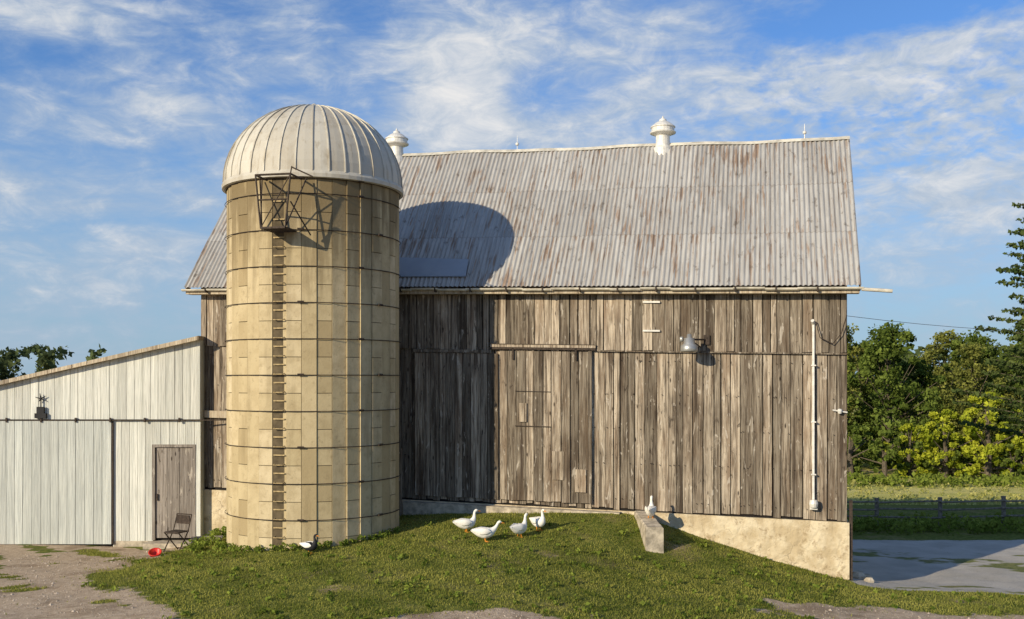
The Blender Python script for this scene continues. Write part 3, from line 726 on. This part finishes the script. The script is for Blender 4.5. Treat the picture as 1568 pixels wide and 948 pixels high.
# ---------------------------------------------------------------- geese
def goose(x,y,rzd,pose=0,z=None,black=False,s=1.0,name='white_goose'):
    e=empty(name,(x,y,g(x,y) if z is None else z),math.radians(rzd)); e.scale=(s,s,s)
    mb=MB()
    neck={0:[(.19,0,.29),(.22,0,.37),(.225,0,.45),(.24,0,.50),(.275,0,.525),(.315,0,.515)],
          1:[(.20,0,.27),(.26,0,.33),(.30,0,.39),(.325,0,.435),(.36,0,.455),(.40,0,.44)],
          2:[(.17,0,.30),(.175,0,.38),(.16,0,.46),(.165,0,.51),(.20,0,.535),(.24,0,.525)]}[pose]
    mb.loft([(-.33,0,.27),(-.27,0,.262),(-.14,0,.23),(0,0,.205),(.12,0,.225)]+neck,[.008,.045,.105,.135,.118,.075,.044,.032,.033,.037,.018],14,4,.95)
    mb.build('body','black' if black else 'feather',e,True)
    mb=MB()
    for s_ in(-1,1):
        o=len(mb.v); mb.loft([(.12,0,.25),(.05,0,.255),(-.08,0,.255),(-.2,0,.265),(-.32,0,.285)],[.01,.07,.085,.055,.006],8,3,.28)
        for i in range(o,len(mb.v)):
            q=mb.v[i]; k=.125-max(0,(-q[0]-.02))*.32; mb.v[i]=(q[0],q[1]+s_*k,q[2])
    mb.build('wings','feather',e,True)
    mb=MB(); h=Vector(neck[-1])
    mb.loft([h+Vector((-.01,0,.0)),h+Vector((.03,0,-.008)),h+Vector((.075,0,-.02))],[.02,.014,.005],8,2,1.1)
    for s_ in(-1,1):
        mb.rod((.0,.055*s_,.12),(.015,.055*s_,.02),.014,6,.01)
        mb.add([(-.02,.055*s_,.006),(.09,.015*s_,.004),(.10,.055*s_,.004),(.09,.095*s_,.004),(.01,.055*s_,.025)],[(0,1,4),(1,2,4),(2,3,4),(3,0,4)])
    mb.build('bill_and_legs','orange',e)
    mb=MB()
    for s_ in(-1,1): mb.lathe((h.x-.03,s_*.033,h.z+.012),[(0,.006),(.005,.003),(.005,-.003),(0,-.006)],6)
    mb.build('eyes','black',e)
def at(px,D): return (px-784)/1550*D
goose(at(713,24.6),24.6,20,0); goose(at(742,23.7),23.7,10,1); goose(at(795,24.1),24.1,50,0); goose(at(824,24.7),24.7,-50,2,None,False,.95)
goose(3.45,25.2,75,2,1.50)
goose(at(474,22.9),22.9,-20,2,None,True,.8,'black_and_white_duck')

# chair
ch=empty('folding_chair',(at(272,26.4),26.4,g(at(272,26.4),26.4)),math.radians(-25)); ch.scale=(1.12,)*3; mb=MB(); r=.014
for s_ in(-.22,.22):
    mb.rod((s_,.24,0),(s_,-.20,.46),r); mb.rod((s_,-.22,0),(s_,.10,.46),r); mb.rod((s_,.10,.46),(s_,.22,.84),r)
mb.rod((-.22,.22,.84),(.22,.22,.84),r); mb.rod((-.22,.24,.03),(.22,.24,.03),r); mb.rod((-.22,-.22,.03),(.22,-.22,.03),r); mb.rod((-.22,-.2,.45),(.22,-.2,.45),r)
mb.build('frame','darkmetal',ch); mb=MB(); mb.box((-.2,-.2,.45),(.2,.16,.475)); mb.box((-.2,.165,.62),(.2,.19,.82)); mb.build('seat_and_backrest','darkmetal',ch)
x,y=at(238,25.4),25.4; e=empty('red_bucket',(x,y,g(x,y))); mb=MB(); mb.lathe((0,0,0),[(0,.0),(.12,0),(.15,.12),(.165,.125),(.16,.14),(.135,.13),(.11,.02),(0,.02)],18); mb.build('bucket','red',e,True); e.rotation_euler=(0.5,.1,0)
x,y=at(316,26.8),26.8; e=empty('wooden_pallet',(x,y,g(x,y)),.2); mb=MB()
for k in range(4): mb.box((-.4,-.3+k*.18,.14),(.4,-.18+k*.18,.17),random.random())
for k in(-.36,0,.32): mb.box((k,-.3,.0),(k+.06,.36,.138))
mb.build('slats','greydoor',e)
mb=MB()
for (x,y,s) in[(8.75,25.6,.2),(9.05,25.9,.16),(8.9,25.2,.13),(-8.6,28.3,.12)]:
    z=g(x,y); mb.lathe((x,y,z),[(0,s*.9),(s*.6,s*.8),(s*1.0,s*.35),(s*.9,-.05),(0,-.1)],7)
mb.build('field_stones','concrete')

# ---------------------------------------------------------------- light, sky
AZ=math.radians(45.2); EL=math.radians(20.3)
dirv=Vector((math.cos(AZ)*math.cos(EL),math.sin(AZ)*math.cos(EL),-math.sin(EL)))
sd=bpy.data.lights.new('sun','SUN'); sd.energy=5.0; sd.angle=math.radians(.5); sd.color=(1,.86,.63)
so=bpy.data.objects.new('sun',sd); so.rotation_euler=dirv.to_track_quat('-Z','Y').to_euler(); so.location=(-20,-20,30); scene.collection.objects.link(so)
w=bpy.data.worlds.new('World'); scene.world=w; w.use_nodes=True; t=NT(w.node_tree)
sky=t.n('ShaderNodeTexSky',sky_type='NISHITA'); sky.sun_disc=False; sky.sun_elevation=EL
sv=-dirv; sky.sun_rotation=math.atan2(sv.x,sv.y); sky.air_density=1.0; sky.dust_density=.3; sky.ozone_density=3.0
g_=t.coord('Generated'); sp=t.n('ShaderNodeSeparateXYZ',{0:g_}); x_,y_,z_=sp.outputs
az=t.m('ARCTAN2',x_,y_); el=t.m('ARCSINE',z_)
P=t.n('ShaderNodeCombineXYZ',{0:az,1:el,2:0.}).outputs[0]
def blob(px,py,rx,ry,wt):
    ex=t.m('DIVIDE',t.m('SUBTRACT',az,math.atan((px-784)/1550)),rx/1550); ey=t.m('DIVIDE',t.m('SUBTRACT',el,math.atan((580-py)/1600)),ry/1550)
    q=t.m('ADD',t.m('MULTIPLY',ex,ex),t.m('MULTIPLY',ey,ey)); return t.m('MULTIPLY',t.m('EXPONENT',t.m('MULTIPLY',q,-1.0)),wt)
bl=None
for b in[(700,125,100,90,.28),(700,30,320,60,.12),(260,175,200,45,.17),(80,50,260,50,.17),(420,100,120,25,.13),(1220,125,220,50,.14),(1450,190,180,90,.14),(960,60,160,50,.16),(230,385,90,25,.12),(60,350,240,120,.11),(900,195,260,40,.18),(1400,330,260,90,.14),(1500,90,130,40,.12),(1420,40,200,25,-.14),(560,5,60,50,-.10),(1180,25,120,30,-.12),(250,60,80,20,-.06)]:
    q=blob(*b); bl=q if bl is None else t.m('ADD',bl,q)
n1=t.noise(t.map(P,(5.5,15,1),rot=(0,0,.38)),1,7,.6,.8)
n2=t.noise(t.map(P,(20,42,1),rot=(0,0,-.45)),1,6,.65,.5)
rip=t.noise(t.map(P,(60,120,1),rot=(0,0,.6)),1,3,.5,.3)
ripm=t.m('ADD',blob(1420,200,230,130,1.0),blob(1150,150,100,60,.5))
den=t.m('ADD',t.m('ADD',t.m('MULTIPLY',n1,.72),t.m('MULTIPLY',n2,.38)),bl)
den=t.m('ADD',den,t.m('MULTIPLY',t.m('SUBTRACT',rip,.5),t.m('MULTIPLY',ripm,.65)))
mask=t.rng(den,.44,.83,0,.94)
bright=t.rng(t.m('ADD',t.m('ADD',t.m('MULTIPLY',n2,.6),t.m('MULTIPLY',n1,.3)),t.m('MULTIPLY',bl,.7)),.46,.84)
cc_=t.mix(bright,(4.0,4.9,6.1),(8.4,8.2,7.9))
skyc=t.mix(1.0,sky.outputs[0],(.68,1.0,1.42),'MULTIPLY')
skyc=t.mix(t.rng(el,.0,.32,.82,.05),skyc,(3.2,4.5,5.8))
fin=t.mix(mask,skyc,cc_)
bg=t.n('ShaderNodeBackground',{'Color':fin,'Strength':.105}); t.n('ShaderNodeOutputWorld',{0:bg.outputs[0]})

# ---------------------------------------------------------------- camera
cam=bpy.data.cameras.new('camera'); co=bpy.data.objects.new('camera',cam); scene.collection.objects.link(co); scene.camera=co
co.location=(0,0,CZ); co.rotation_euler=(math.radians(90),0,0)
cam.sensor_width=36; cam.lens=36*1550/1568; cam.shift_y=(580-474)/1568; cam.clip_end=9000; cam.clip_start=.1
scene.view_settings.view_transform='Standard'; scene.view_settings.look='None'; scene.view_settings.exposure=0
